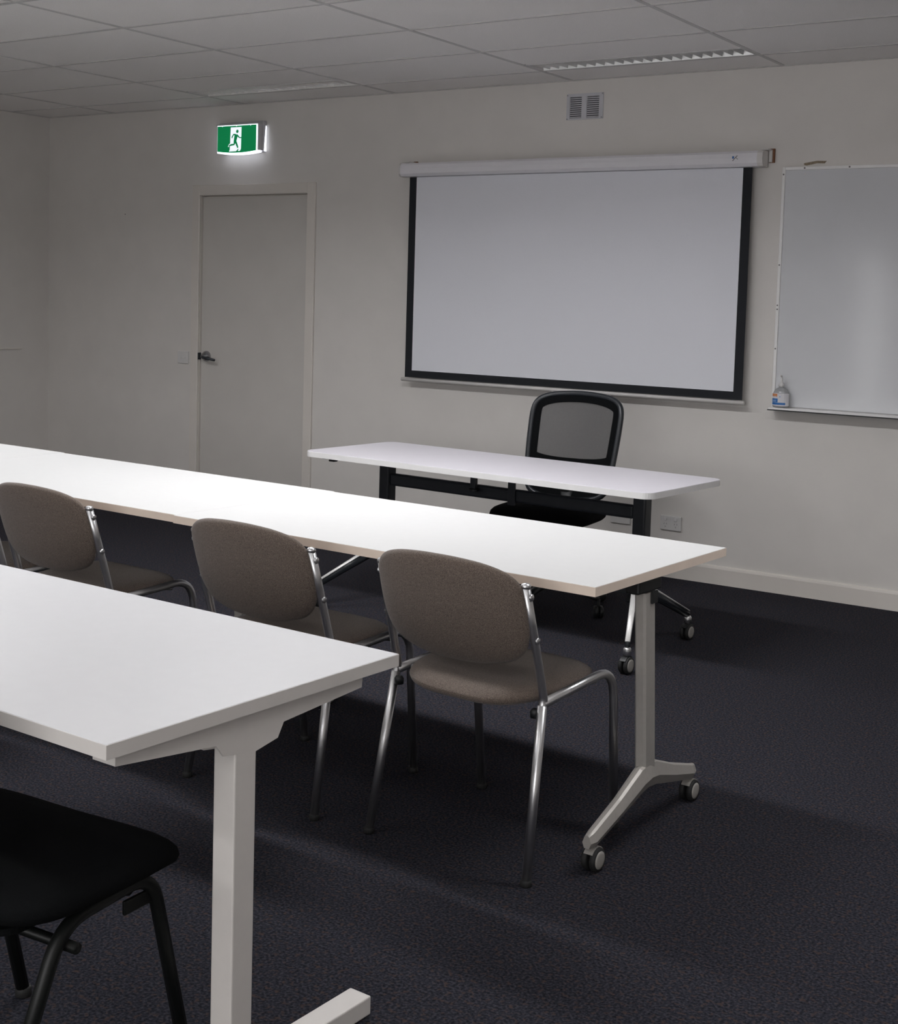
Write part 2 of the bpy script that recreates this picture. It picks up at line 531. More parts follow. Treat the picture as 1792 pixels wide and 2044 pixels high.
# ------------------------------------------------------------------ recessed louvre ceiling lights
def make_light():
    root = thing('ceiling_light', '', 'ceiling light', (0, 0, H))
    L, W, Dp = 1.172, 0.178, 0.085
    bm = NB()
    for a, b in (((-L / 2, -W / 2, 0.001), (L / 2, -W / 2 + 0.006, Dp)), ((-L / 2, W / 2 - 0.006, 0.001), (L / 2, W / 2, Dp)),
                 ((-L / 2, -W / 2 + 0.006, 0.001), (-L / 2 + 0.006, W / 2 - 0.006, Dp)), ((L / 2 - 0.006, -W / 2 + 0.006, 0.001), (L / 2, W / 2 - 0.006, Dp)),
                 ((-L / 2, -W / 2, Dp), (L / 2, W / 2, Dp + 0.004))):
        box(bm, a, b)
    obj('housing', bm, FIX_WHITE, root)
    for sgn in (-1, 1):       # slanted mirror reflectors along both long sides
        obj('side_reflector', prism(NB(), [(sgn * 0.0825, 0.0), (sgn * 0.080, 0.0), (sgn * 0.058, 0.052), (sgn * 0.0605, 0.053)], 'x', -L / 2 + 0.008, L / 2 - 0.008), ALU, root)
    blade = None
    nb = 21
    for k in range(nb):
        p = (-L / 2 + L * (k + 1) / (nb + 1), 0, 0)
        if blade is None:
            blade = obj('louvre_blade', prism(NB(), [(-0.001, 0.0), (0.001, 0.0), (0.006, 0.030), (-0.006, 0.030)], 'y', -0.068, 0.068), ALU, root, loc=p)
        else:
            share('louvre_blade', blade, root, p)
    return root
proto = make_light()
def place_light(x, y, label, lit, power=0.0, first=False):
    r = proto if first else copy_tree(proto)
    r.location = (x, y, H); r['label'] = label; r['group'] = 'recessed ceiling lights'
    tm = TUBE_ON if lit else TUBE_OFF
    for s in (-1, 1):
        obj('tube_lamp', tube(NB(), [(-0.56, s * 0.042, 0.064), (0.56, s * 0.042, 0.064)], 0.008, 8), tm, r, smooth=True)
    if lit:
        la = bpy.data.lights.new('lamp_light', 'AREA')
        la.shape = 'RECTANGLE'; la.size = 1.15; la.size_y = 0.16
        la.energy = power; la.color = LAMP_COLOR; la.spread = LAMP_SPREAD
        lo = bpy.data.objects.new('lamp_light', la)
        lo.location = (0, 0, -0.004)
        link(lo, r)
    return r
place_light(FIX_COLS[0] + 0.6, GY0 - 0.103, 'unlit recessed louvre light in ceiling above the exit sign', False, first=True)
place_light(FIX_COLS[1] + 0.6, GY0 - 0.103, 'unlit recessed louvre light in ceiling above the wall vent', False)
names = {0: 'left', 1: 'middle', 2: 'right'}
for ci, fx in enumerate(FIX_COLS):
    for ri, fy in enumerate(FIX_ROWS[1:]):
        yk = fy - 0.103
        pw = LAMP_POWER[min(LAMP_POWER, key=lambda k: abs(k - yk))]
        lab = 'lit recessed louvre light, %s column, %s' % (names[ci], ('over the row of joined tables', 'over the near white table', 'at the rear by the windows')[ri])
        place_light(fx + 0.6, yk, lab, True, pw * (LEFT_COLUMN, 1.0, RIGHT_COLUMN)[ci])

# ================================================================== fittings on the back wall
# ------------------------------------------------------------------ door
door = struct(obj('door_1', box(NB(), (DX0, YB + 0.016, 0.008), (DX1, YB + 0.052, DTOP - 0.004), 0.001, 1), DOORM))
door['label'] = 'grey-beige flush door with chrome lever handle'
bm = NB()
aw = 0.066
ap = 0.016
box(bm, (DX0 - 0.005 - aw, YB - ap, 0), (DX0 - 0.005, YB, DTOP + 0.005 + aw), 0.003, 1)
obj('door_jamb_trim', bm, TRIM, door)
obj('door_jamb_trim', box(NB(), (DX1 + 0.005, YB - ap, 0), (DX1 + 0.005 + aw, YB, DTOP + 0.005 + aw), 0.003, 1), TRIM, door)
obj('door_head_trim', box(NB(), (DX0 - 0.005, YB - ap, DTOP + 0.005), (DX1 + 0.005, YB, DTOP + 0.005 + aw), 0.003, 1), TRIM, door)
bm = NB()
box(bm, (DX0 - 0.02, YB + 0.0005, 0), (DX0 - 0.003, YB + 0.119, DTOP + 0.003)); box(bm, (DX1 + 0.003, YB + 0.0005, 0), (DX1 + 0.02, YB + 0.119, DTOP + 0.003))
box(bm, (DX0 - 0.003, YB + 0.0005, DTOP + 0.003), (DX1 + 0.003, YB + 0.119, DTOP + 0.02))
obj('door_frame', bm, TRIM, door)
bm = NB()
box(bm, (DX0 - 0.003, YB + 0.0535, 0), (DX0 + 0.02, YB + 0.075, DTOP + 0.003)); box(bm, (DX1 - 0.02, YB + 0.0535, 0), (DX1 + 0.003, YB + 0.075, DTOP + 0.003))
box(bm, (DX0 + 0.02, YB + 0.0535, DTOP - 0.02), (DX1 - 0.02, YB + 0.075, DTOP + 0.003))
obj('door_stop', bm, TRIM, door)
hx, hz = -6.415, 1.016
hd = obj('door_handle', lathe(NB(), [(0.006, 0.0), (0.035, 0.0), (0.036, -0.006), (0.033, -0.016), (0.026, -0.026), (0.016, -0.036), (0.012, -0.048), (0.008, -0.052)], 'y', (hx, YB + 0.0155, hz), 24), HANDLE, door, smooth=True)
obj('lever', tube(NB(), fillet([(hx, YB - 0.030, hz - 0.004), (hx + 0.02, YB - 0.040, hz - 0.006), (hx + 0.118, YB - 0.036, hz - 0.020)], 0.012), [0.010] * 8 + [0.0085], 10), DARK_STEEL, hd, smooth=True)
obj('latch_plate', box(NB(), (DX0 - 0.0045, YB - ap + 0.004, hz - 0.024), (DX0 + 0.001, YB + 0.0150, hz + 0.022), 0.001, 1), DARK_STEEL, door)
for z in (1.77, 0.33):
    obj('hinge', tube(NB(), [(DX1 + 0.003, YB + 0.011, z - 0.05), (DX1 + 0.003, YB + 0.011, z + 0.05)], 0.0045, 8), CHROME, door, smooth=True)

# ------------------------------------------------------------------ exit sign
sg = thing('exit_sign', 'illuminated green running man exit sign above the door', 'exit sign', (-6.09, YB, 2.43))
prof = [(-0.205, 0.105), (0.19, 0.105), (0.19, -0.09), (-0.205, -0.09)]
obj('wall_box', box(NB(), (-0.20, -0.032, -0.088), (0.185, 0, 0.108), 0.006), SIGN_CASE, sg)
obj('side_light_strip', prism(NB(), [(-0.026, -0.085), (-0.006, -0.085), (-0.006, 0.076), (-0.012, 0.076)], 'x', 0.1855, 0.188), SIGN_BODY, sg)
# bowed diffuser body
def bow(x): return -0.092 - 0.012 * (1 - ((x) / 0.175) ** 2)
n = 12
bot = [(-0.172 + 0.344 * k / n, bow(-0.172 + 0.344 * k / n)) for k in range(n + 1)]
outl = bot + [(0.172, 0.082), (-0.172, 0.082)]
obj('case_top', box(NB(), (-0.176, -0.086, 0.0825), (0.176, -0.033, 0.090), 0.003), SIGN_CASE, sg)
obj('diffuser', prism(NB(), outl, 'y', -0.074, -0.0325), SIGN_BODY, sg)
obj('case_rim', box(NB(), (0.1725, -0.072, -0.080), (0.1765, -0.0325, 0.082)), SIGN_CASE, sg)
n = 12
bot2 = [(-0.169 + 0.331 * k / n, bow(-0.169 + 0.331 * k / n) + 0.011) for k in range(n + 1)]
plate = obj('green_panel', prism(NB(), bot2 + [(0.162, 0.078), (-0.169, 0.078)], 'y', -0.0765, -0.0742), SIGN_GREEN, sg)
def uv(px, py):          # sketch units of the pictogram -> sign metres
    u = (px - 390) / 850.0
    top = 405 - (px - 390) * 0.065
    v = (py - top) / (935 - top)
    return (-0.169 + 0.331 * u, 0.078 - 0.168 * v)
yp = -0.0768
door_poly = [uv(*p) for p in ((684, 418), (922, 405), (915, 870), (890, 912), (850, 912), (862, 880), (835, 880), (808, 915), (652, 918), (670, 880), (672, 800), (640, 822), (628, 812), (655, 760), (676, 755))]
obj('pictogram_door', prism(NB(), door_poly, 'y', yp, yp - 0.0004), SIGN_WHITE, plate)
def stroke(pts, w):
    bm = NB()
    P = [Vector(uv(*p)) for p in pts]
    W = [x * 1.25 / 850 * 0.322 for x in w]
    l, r_ = [], []
    for i, p in enumerate(P):
        t = (P[min(i + 1, len(P) - 1)] - P[max(i - 1, 0)]).normalized()
        nrm = Vector((-t.y, t.x))
        l.append(p + nrm * W[i] / 2); r_.append(p - nrm * W[i] / 2)
    prism(bm, [tuple(p) for p in l + r_[::-1]], 'y', yp - 0.0005, yp - 0.0009)
    return bm
hp = uv(833, 499)
obj('runner_head', lathe(NB(), [(0.0108, yp - 0.0009), (0.0108, yp - 0.0005)], 'y', (hp[0], 0, hp[1]), 16), SIGN_GREEN, plate)
obj('runner_torso', stroke([(812, 560), (800, 620), (785, 700), (775, 745)], [60, 56, 48, 36]), SIGN_GREEN, plate)
obj('runner_arm', stroke([(800, 566), (750, 566), (728, 600), (712, 640)], [18, 20, 18, 16]), SIGN_GREEN, plate)
obj('runner_arm', stroke([(825, 566), (858, 606), (885, 632), (920, 630)], [18, 20, 16, 14]), SIGN_GREEN, plate)
obj('runner_leg', stroke([(780, 690), (766, 770), (710, 778), (664, 792), (650, 806)], [36, 26, 24, 18, 12]), SIGN_GREEN, plate)
obj('runner_leg', stroke([(786, 690), (818, 760), (850, 845)], [38, 30, 24]), SIGN_GREEN, plate)
obj('runner_foot', stroke([(838, 905), (850, 880), (864, 872)], [14, 14, 10]), SIGN_GREEN, plate)
for px, py in ((500, 396), (812, 378), (1122, 358)):
    a = uv(px, py + 12)
    obj('panel_clip', box(NB(), (a[0] - 0.003, yp - 0.0012, 0.074), (a[0] + 0.003, yp, 0.0795)), SIGN_WHITE, plate)

# ------------------------------------------------------------------ light switch
sw = thing('light_switch', 'white square light switch beside the door handle', 'switch', (-6.612, YB, 1.0))
obj('plate', box(NB(), (-0.05, -0.009, -0.042), (0.05, 0, 0.042), 0.003), PLATE, sw)
for k in (-1, 0, 1):
    obj('rocker', box(NB(), (k * 0.02 - 0.006, -0.0125, -0.010), (k * 0.02 + 0.006, -0.0092, 0.006), 0.001, 1), PLATE, sw)

# ------------------------------------------------------------------ vent
vt = thing('wall_vent', 'white square vent with two louvred columns above screen', 'vent', (-3.612, YB, 2.512))
bm = NB()
for a, b in (((-0.112, -0.007, 0.052), (0.112, 0, 0.070)), ((-0.112, -0.007, -0.070), (0.112, 0, -0.062)), ((-0.112, -0.007, -0.062), (-0.092, 0, 0.052)),
             ((0.088, -0.007, -0.062), (0.112, 0, 0.052)), ((-0.019, -0.007, -0.062), (0.013, 0, 0.052))):
    box(bm, a, b)
obj('frame', bm, VENTM, vt)
obj('void', box(NB(), (-0.0915, -0.0015, -0.0615), (0.0875, -0.0002, 0.0515)), VENT_DARK, vt)
sl = None
for c0, cw in ((-0.0555, 0.072), (0.0505, 0.074)):
    for k in range(10):
        z = -0.056 + k * 0.0112
        bm = prism(NB(), [(-0.0062, -0.003), (-0.0052, -0.0042), (-0.0018, 0.0025), (-0.0028, 0.0032)], 'x', -cw / 2, cw / 2)
        obj('slat', bm, VENTM, vt, loc=(c0, 0, z))
for sx, sz in ((-0.107, 0.062), (0.107, 0.064), (-0.107, -0.065), (0.105, -0.063)):
    obj('screw', lathe(NB(), [(0.003, -0.0085), (0.003, -0.0072)], 'y', (sx, 0, sz), 8), LOGO_G, vt)

# ------------------------------------------------------------------ projector screen
ps = thing('projector_screen', 'pulled-down projector screen with black border and white case', 'projector screen', (0, YB, 0))
cx0, cx1 = -4.785, -2.545
bm = NB()
cprof = [(-0.028, 2.232), (-0.088, 2.230), (-0.100, 2.218), (-0.104, 2.195), (-0.101, 2.168), (-0.088, 2.153), (-0.028, 2.151)]
prism(bm, cprof, 'x', cx0 + 0.012, cx1 - 0.03)
obj('case', bm, CASE, ps)
obj('case_end_cap', prism(NB(), [(p[0] * 1.0 - (0.001 if p[0] < -0.05 else 0), p[1]) for p in cprof], 'x', cx0, cx0 + 0.0115), BARW, ps)
obj('case_end_cap', prism(NB(), [(p[0] - (0.001 if p[0] < -0.05 else 0), p[1]) for p in cprof], 'x', cx1 - 0.0295, cx1), BARW, ps)
for xk in (cx1 - 0.012, cx0 + 0.03):
    bm = NB()
    box(bm, (xk - 0.006, -0.075, 2.2335), (xk + 0.03, -0.0125, 2.2405), 0.001, 1)
    box(bm, (xk + 0.014, -0.022, 2.178), (xk + 0.030, -0.0125, 2.2335))
    obj('wall_bracket', bm, BARW, ps)
    obj('packing_block', box(NB(), (xk + 0.012, -0.012, 2.176), (xk + 0.040, -0.001, 2.246), 0.001, 1), WOOD, ps)
ys = -0.060
bx0, bx1, bz0, bz1 = -4.731, -2.611, 0.976, 2.150
wx0, wx1, wz0 = -4.681, -2.660, 1.017
obj('screen_sheet', box(NB(), (wx0, ys - 0.001, wz0), (wx1, ys, bz1)), SCREEN, ps)
obj('screen_border', box(NB(), (bx0, ys - 0.001, bz0), (wx0, ys, bz1)), SCREEN_BLACK, ps)
obj('screen_border', box(NB(), (wx1, ys - 0.001, bz0), (bx1, ys, bz1)), SCREEN_BLACK, ps)
obj('screen_border', box(NB(), (wx0, ys - 0.001, bz0), (wx1, ys, wz0)), SCREEN_BLACK, ps)
obj('bottom_bar', tube(NB(), [(-4.752, ys - 0.001, 0.962), (-2.600, ys - 0.001, 0.962)], 0.0125, 12, sx=0.85), BARW, ps, smooth=True)
obj('pull_hook', tube(NB(), fillet([(-3.72, ys, 0.952), (-3.72, ys - 0.006, 0.943), (-3.695, ys - 0.008, 0.930)], 0.006), 0.0055, 8), BARW, ps, smooth=True)
obj('pull_hook', tube(NB(), fillet([(-3.63, ys, 0.952), (-3.625, ys - 0.006, 0.945), (-3.605, ys - 0.008, 0.942)], 0.006), 0.005, 8), BARW, ps, smooth=True)
lg = obj('maker_badge', box(NB(), (-2.705, -0.1046, 2.192), (-2.695, -0.1036, 2.204)), LOGO_B, ps)
obj('badge_stroke', prism(NB(), [(-2.704, 2.182), (-2.701, 2.180), (-2.676, 2.206), (-2.679, 2.208)], 'y', -0.1047, -0.1035), LOGO_G, lg)
obj('badge_stroke', prism(NB(), [(-2.690, 2.200), (-2.688, 2.201), (-2.674, 2.189), (-2.676, 2.187)], 'y', -0.1047, -0.1035), LOGO_G, lg)

# ------------------------------------------------------------------ whiteboard
wb = thing('whiteboard', 'glossy whiteboard in white frame right of the projector screen', 'whiteboard', (0, YB, 0))
WX0, WX1, WZ0, WZ1 = -2.470, -0.07, 0.945, 2.152
fwid = 0.016
obj('board_panel', box(NB(), (WX0 + fwid, -0.013, WZ0 + 0.01), (WX1 - fwid, 0, WZ1 - fwid)), BOARD, wb)
obj('frame_rail', box(NB(), (WX0, -0.021, WZ0), (WX0 + fwid, 0, WZ1), 0.003), BOARD_FRAME, wb)
obj('frame_rail', box(NB(), (WX1 - fwid, -0.021, WZ0), (WX1, 0, WZ1), 0.003), BOARD_FRAME, wb)
obj('frame_rail', box(NB(), (WX0 + fwid, -0.021, WZ1 - fwid), (WX1 - fwid, 0, WZ1), 0.003), BOARD_FRAME, wb)
obj('pen_tray', prism(NB(), [(0, 0.949), (-0.020, 0.953), (-0.082, 0.947), (-0.086, 0.953), (-0.090, 0.952), (-0.090, 0.943), (0, 0.940)], 'x', WX0 + 0.012, WX1), BOARD_FRAME, wb)
obj('tray_underside', box(NB(), (WX0 + 0.005, -0.0885, 0.9375), (WX1, -0.001, 0.9418)), BLACK_PLASTIC, wb)
for (sx, sz) in ((WX0 + 0.045 + 0.07, WZ1 - 0.008), (WX0 + 0.34, WZ1 - 0.008)):
    obj('frame_screw', lathe(NB(), [(0.0045, -0.0225), (0.0045, -0.020)], 'y', (sx, 0, sz), 10), LOGO_G, wb)
for sz in (2.115, 1.665, 1.463, 1.443, 1.245):
    obj('frame_screw', lathe(NB(), [(0.004, -0.0225), (0.004, -0.020)], 'y', (WX0 + 0.008, 0, sz), 10), LOGO_G, wb)
obj('board_scuff', lathe(NB(), [(0.004, -0.0136), (0.004, -0.0131)], 'y', (WX0 + 0.115, 0, 2.115), 10), PLATE, wb)
tag(obj('tape_residue', prism(NB(), [(-2.366, 2.161), (-2.352, 2.158), (-2.30, 2.168), (-2.262, 2.166), (-2.252, 2.178), (-2.30, 2.180), (-2.34, 2.174), (-2.366, 2.170)], 'y', YB - 0.002, YB), TAPE),
    'brown strip of old adhesive on wall above the whiteboard', 'adhesive strip')

# ------------------------------------------------------------------ hand sanitiser bottle
bt = thing('sanitiser_bottle', 'clear pump bottle with blue and orange label on whiteboard tray', 'bottle', (-2.408, YB - 0.054, 0.9532))
def oval(prof, sx, sy, seg=28):
    bm = NB(); lathe(bm, prof, 'z', (0, 0, 0), seg)
    for v in bm.verts:
        v.co.x *= sx; v.co.y *= sy
    return bm
obj('bottle_body', oval([(0.030, 0), (0.040, 0.002), (0.042, 0.008), (0.041, 0.05), (0.040, 0.072), (0.032, 0.09), (0.016, 0.099), (0.012, 0.102), (0.012, 0.106)], 1.0, 0.68), GEL, bt, smooth=True)
def band(z0, z1, a0, a1, m, name, parent, r=0.0425, taper=0.0):
    bm = NB(); n = 10
    rows = []
    for z in (z0, z1):
        rows.append([bm.verts.new((math.cos(math.radians(a0 + (a1 - a0) * k / n)) * r, math.sin(math.radians(a0 + (a1 - a0) * k / n)) * r * 0.68, z)) for k in range(n + 1)])
    for k in range(n):
        bm.faces.new((rows[0][k], rows[0][k + 1], rows[1][k + 1], rows[1][k]))
    return obj(name, bm, m, parent)
lb = band(0.009, 0.072, 180, 360, LABEL_W, 'label', bt)
band(0.014, 0.025, 185, 316, LABEL_B, 'label_band', lb, 0.0431)
band(0.026, 0.045, 190, 262, LABEL_B, 'label_panel', lb, 0.0431)
band(0.029, 0.038, 196, 250, LABEL_LB, 'label_print', lb, 0.0435)
band(0.055, 0.069, 190, 258, LABEL_O, 'label_flash', lb, 0.0431)
band(0.052, 0.057, 272, 280, LABEL_LB, 'label_print', lb, 0.0431)
obj('pump_collar', lathe(NB(), [(0.013, 0.104), (0.0145, 0.105), (0.0145, 0.116), (0.011, 0.122), (0.006, 0.126), (0.005, 0.145), (0.005, 0.15)], 'z', (0, 0, 0), 18), PLATE, bt, smooth=True)
obj('pump_nozzle', tube(NB(), fillet([(-0.001, 0, 0.148), (0.0, 0, 0.157), (0.004, -0.032, 0.160)], 0.006), 0.0045, 8), PLATE, bt, smooth=True)

# ------------------------------------------------------------------ power outlets
def outlet(x0, x1, z0, z1, label, name, sock):
    t = thing(name, label, 'power outlet', ((x0 + x1) / 2, YB, (z0 + z1) / 2))
    w, h = (x1 - x0) / 2, (z1 - z0) / 2
    obj('plate', box(NB(), (-w, -0.010, -h), (w, 0, h), 0.003), PLATE, t)
    if sock:
        for s in (-1, 1):
            obj('rocker', lathe(NB(), [(0.0085, -0.0102), (0.0085, -0.0135), (0.0065, -0.0145)], 'y', (s * 0.030, 0, 0.020), 14), PLATE, t)
            for dx, dz, a in ((-0.007, -0.004, 25), (0.007, -0.004, -25), (0, -0.019, 0)):
                bm = box(NB(), (-0.001, -0.0108, -0.004), (0.001, -0.0101, 0.004))
                obj('pin_slot', bm, LOGO_G, t, loc=(s * 0.030 + dx, 0, dz), rot=(0, math.radians(a), 0))
    return t
outlet(-3.061, -2.940, 0.252, 0.329, 'double power outlet with switches low on the wall', 'power_outlet', True)
outlet(-3.357, -3.240, 0.255, 0.331, 'plain wall plate seen through the gap under the front table', 'wall_plate', False)

# ================================================================== furniture
# ------------------------------------------------------------------ casters
def caster(parent, x, y, r=0.034, cap=GREY_WHEEL, tyre=RUBBER, top=0.085, side=1, stemm=None):
    """twin-wheel caster with its axle along local x"""
    c = obj('caster', tube(NB(), [(x, y, r * 1.2), (x, y, top)], 0.009, 10), stemm or BLACK_PLASTIC, parent, smooth=True)
    for s in (-1, 1):
        xi = x + s * 0.004; xo = x + s * 0.020
        obj('wheel', lathe(NB(), [(r * 0.80, xi), (r, xi + s * 0.002), (r, xo - s * 0.003), (r * 0.93, xo)], 'x', (0, y, r), 24), tyre, c, smooth=True)
        obj('wheel_cap', lathe(NB(), [(r * 0.76, xo - s * 0.002), (r * 0.74, xo + s * 0.0015), (r * 0.5, xo + s * 0.0025)], 'x', (0, y, r), 24), cap, c, smooth=True)
    bm = NB()
    prof = []
    for k in range(9):
        a = math.radians(35 + 110 * k / 8)
        prof.append((y + math.cos(a) * r * 1.10, r + math.sin(a) * r * 1.10))
    for k in range(8, -1, -1):
        a = math.radians(35 + 110 * k / 8)
        prof.append((y + math.cos(a) * r * 1.03, r + math.sin(a) * r * 1.03))
    prism(bm, prof, 'x', x - 0.013, x + 0.013)
    obj('wheel_guard', bm, cap if stemm is None else stemm, c)
    return c

def edge_ring(L0, L1, y0, y1, z0, z1, t=0.0012, rad=0.0):
    bm = NB()
    if rad <= 0:
        o = [(L0, y0), (L1, y0), (L1, y1), (L0, y1)]
        i = [(L0 + t, y0 + t), (L1 - t, y0 + t), (L1 - t, y1 - t), (L0 + t, y1 - t)]
    else:
        o = round_rect(L0, L1, y0, y1, rad, 8); i = round_rect(L0 + t, L1 - t, y0 + t, y1 - t, rad - t, 8)
    n = len(o)
    V = [[bm.verts.new((p[0], p[1], z)) for p in q] for q, z in ((o, z0), (o, z1), (i, z1), (i, z0))]
    for j in range(4):
        a, b = V[j], V[(j + 1) % 4]
        for k in range(n):
            bm.faces.new((a[k], a[(k + 1) % n], b[(k + 1) % n], b[k]))
    return bm

# ------------------------------------------------------------------ joined row of flip-top tables
RT_L, RT_W, RT_Z = 1.548, 0.761, 0.74
ROWTH = -0.0447
def make_row_table():
    t = thing('folding_table', '', 'table')
    # local origin: front right corner of the top on the floor, x runs to the right, y to the wall
    tp = obj('tabletop', box(NB(), (-RT_L + 0.0009, 0.0012, RT_Z - 0.025), (-0.0009, RT_W - 0.0012, RT_Z), 0.0008, 1), WHITE_LAM, t)
    obj('edge_band', edge_ring(-RT_L + 0.0003, -0.0003, 0, RT_W, RT_Z - 0.0252, RT_Z - 0.0012), EDGE_WARM, tp)
    obj('support_beam', box(NB(), (-RT_L + 0.07, 0.30, 0.662), (-0.07, 0.345, 0.700), 0.004), DARK_STEEL, t)
    for s in (0, 1):
        def X(v): return v if s == 0 else -RT_L - v + 0.06
        top_x, bot_x = X(-0.036), X(-0.013)
        # leaning column, 30 x 60 mm with chamfered edges
        bm = NB()
        def ring(xc, z, hx_=0.017, yc=0.330, hy=0.031, ch=0.006):
            pts = [(-hx_ + ch, -hy), (hx_ - ch, -hy), (hx_, -hy + ch), (hx_, hy - ch), (hx_ - ch, hy), (-hx_ + ch, hy), (-hx_, hy - ch), (-hx_, -hy + ch)]
            return [bm.verts.new((xc + a, yc + b, z)) for a, b in pts]
        r0 = ring(bot_x, 0.150); r1 = ring(top_x, 0.672)
        for k in range(8): bm.faces.new((r0[k], r0[(k + 1) % 8], r1[(k + 1) % 8], r1[k]))
        bm.faces.new(r0); bm.faces.new(r1)
        leg = obj('leg', bm, SILVER, t)
        # arched foot with a ridge along the top
        bm = NB()
        st = [(-0.010, 0.070, 0.104, 0.013), (0.015, 0.066, 0.110, 0.019), (0.16, 0.098, 0.150, 0.021), (0.285, 0.128, 0.196, 0.024), (0.330, 0.134, 0.203, 0.025), (0.378, 0.128, 0.196, 0.024), (0.50, 0.098, 0.152, 0.021), (0.640, 0.066, 0.110, 0.019), (0.665, 0.070, 0.104, 0.013)]
        rings = []
        for (yy, zb, zt, hw) in st:
            cx = bot_x + (0.33 - yy) * 0.06 * (1 if s == 0 else -1)
            pts = [(-hw * 0.55, zb), (hw * 0.55, zb), (hw, zb + (zt - zb) * 0.42), (hw * 0.55, zt - 0.004), (hw * 0.2, zt), (-hw * 0.2, zt), (-hw * 0.55, zt - 0.004), (-hw, zb + (zt - zb) * 0.42)]
            rings.append([bm.verts.new((cx + a, yy, z)) for a, z in pts])
        for i in range(len(rings) - 1):
            for k in range(8):
                bm.faces.new((rings[i][k], rings[i][(k + 1) % 8], rings[i + 1][(k + 1) % 8], rings[i + 1][k]))
        bm.faces.new(rings[0]); bm.faces.new(rings[-1])
        obj('foot', bm, SILVER, t)
        sg_ = 1 if s == 0 else -1
        caster(t, bot_x + sg_ * 0.018, 0.030, 0.031, stemm=None, top=0.085)
        caster(t, bot_x - sg_ * 0.018, 0.645, 0.031, stemm=None, top=0.085)
        bm = NB()
        box(bm, (top_x - 0.022, 0.255, 0.6745), (top_x + 0.022, 0.385, 0.7145), 0.006)
        box(bm, (top_x + sg_ * 0.0175, 0.330, 0.640), (top_x + sg_ * 0.024, 0.362, 0.6740), 0.001, 1)
        obj('hinge_bracket', bm, BLACK_PLASTIC, t)
    return t
rt0 = make_row_table()
cth, sth = math.cos(ROWTH), math.sin(ROWTH)
for k, lab in enumerate(('right-hand white folding table of the joined row, silver leg on casters', 'middle white folding table of the joined row behind taupe chairs', 'far left white folding table of the joined row, cut by the frame')):
    r = rt0 if k == 0 else copy_tree(rt0)
    dx, dy = -RT_L * k, 0.010 * k
    r.location = (-1.5584 + cth * dx - sth * dy, 2.9975 + sth * dx + cth * dy, 0)
    r.rotation_euler = (0, 0, ROWTH)
    r['label'] = lab; r['group'] = 'joined row of white folding tables'

# ------------------------------------------------------------------ near white table
nt_ = thing('white_desk', 'near white table with square white leg and flat foot', 'table', (-1.5936, 1.4367, 0), -0.0413)
NL, NW, NZ = 1.60, 0.734, 0.74
tp = obj('tabletop', box(NB(), (-NL + 0.0012, 0.0012, NZ - 0.025), (-0.0012, NW - 0.0012, NZ), 0.0008, 1), NEAR_LAM, nt_)
obj('edge_band', edge_ring(-NL, 0, 0, NW, NZ - 0.0252, NZ - 0.0012), EDGE_GREY, tp)
for s in (0, 1):
    def X(v): return v if s == 0 else -NL - v
    obj('leg', box(NB(), (X(-0.015), 0.296, 0.042), (X(-0.068), 0.349, 0.662), 0.003), WHITE_STEEL, nt_)
    obj('foot', box(NB(), (X(-0.014), -0.035, 0.003), (X(-0.069), 0.690, 0.0418), 0.003), WHITE_STEEL, nt_)
    prof = [(0.030, 0.7145), (0.030, 0.694), (0.250, 0.671), (0.268, 0.648), (0.345, 0.637), (0.403, 0.648), (0.418, 0.674), (0.637, 0.690), (0.640, 0.7145)]
    obj('top_bracket', prism(NB(), prof, 'x', X(-0.0145), X(-0.0195)), WHITE_STEEL, nt_)
    obj('top_bracket', prism(NB(), prof, 'x', X(-0.064), X(-0.0695)), WHITE_STEEL, nt_)
    obj('bracket_end', box(NB(), (X(-0.0195), 0.030, 0.694), (X(-0.064), 0.034, 0.7114)), WHITE_STEEL, nt_)
    obj('top_bracket_plate', box(NB(), (X(-0.0195), 0.030, 0.7115), (X(-0.064), 0.638, 0.7145)), WHITE_STEEL, nt_)
obj('support_beam', box(NB(), (-NL + 0.07, 0.302, 0.663), (-0.07, 0.342, 0.7145), 0.003), WHITE_STEEL, nt_)

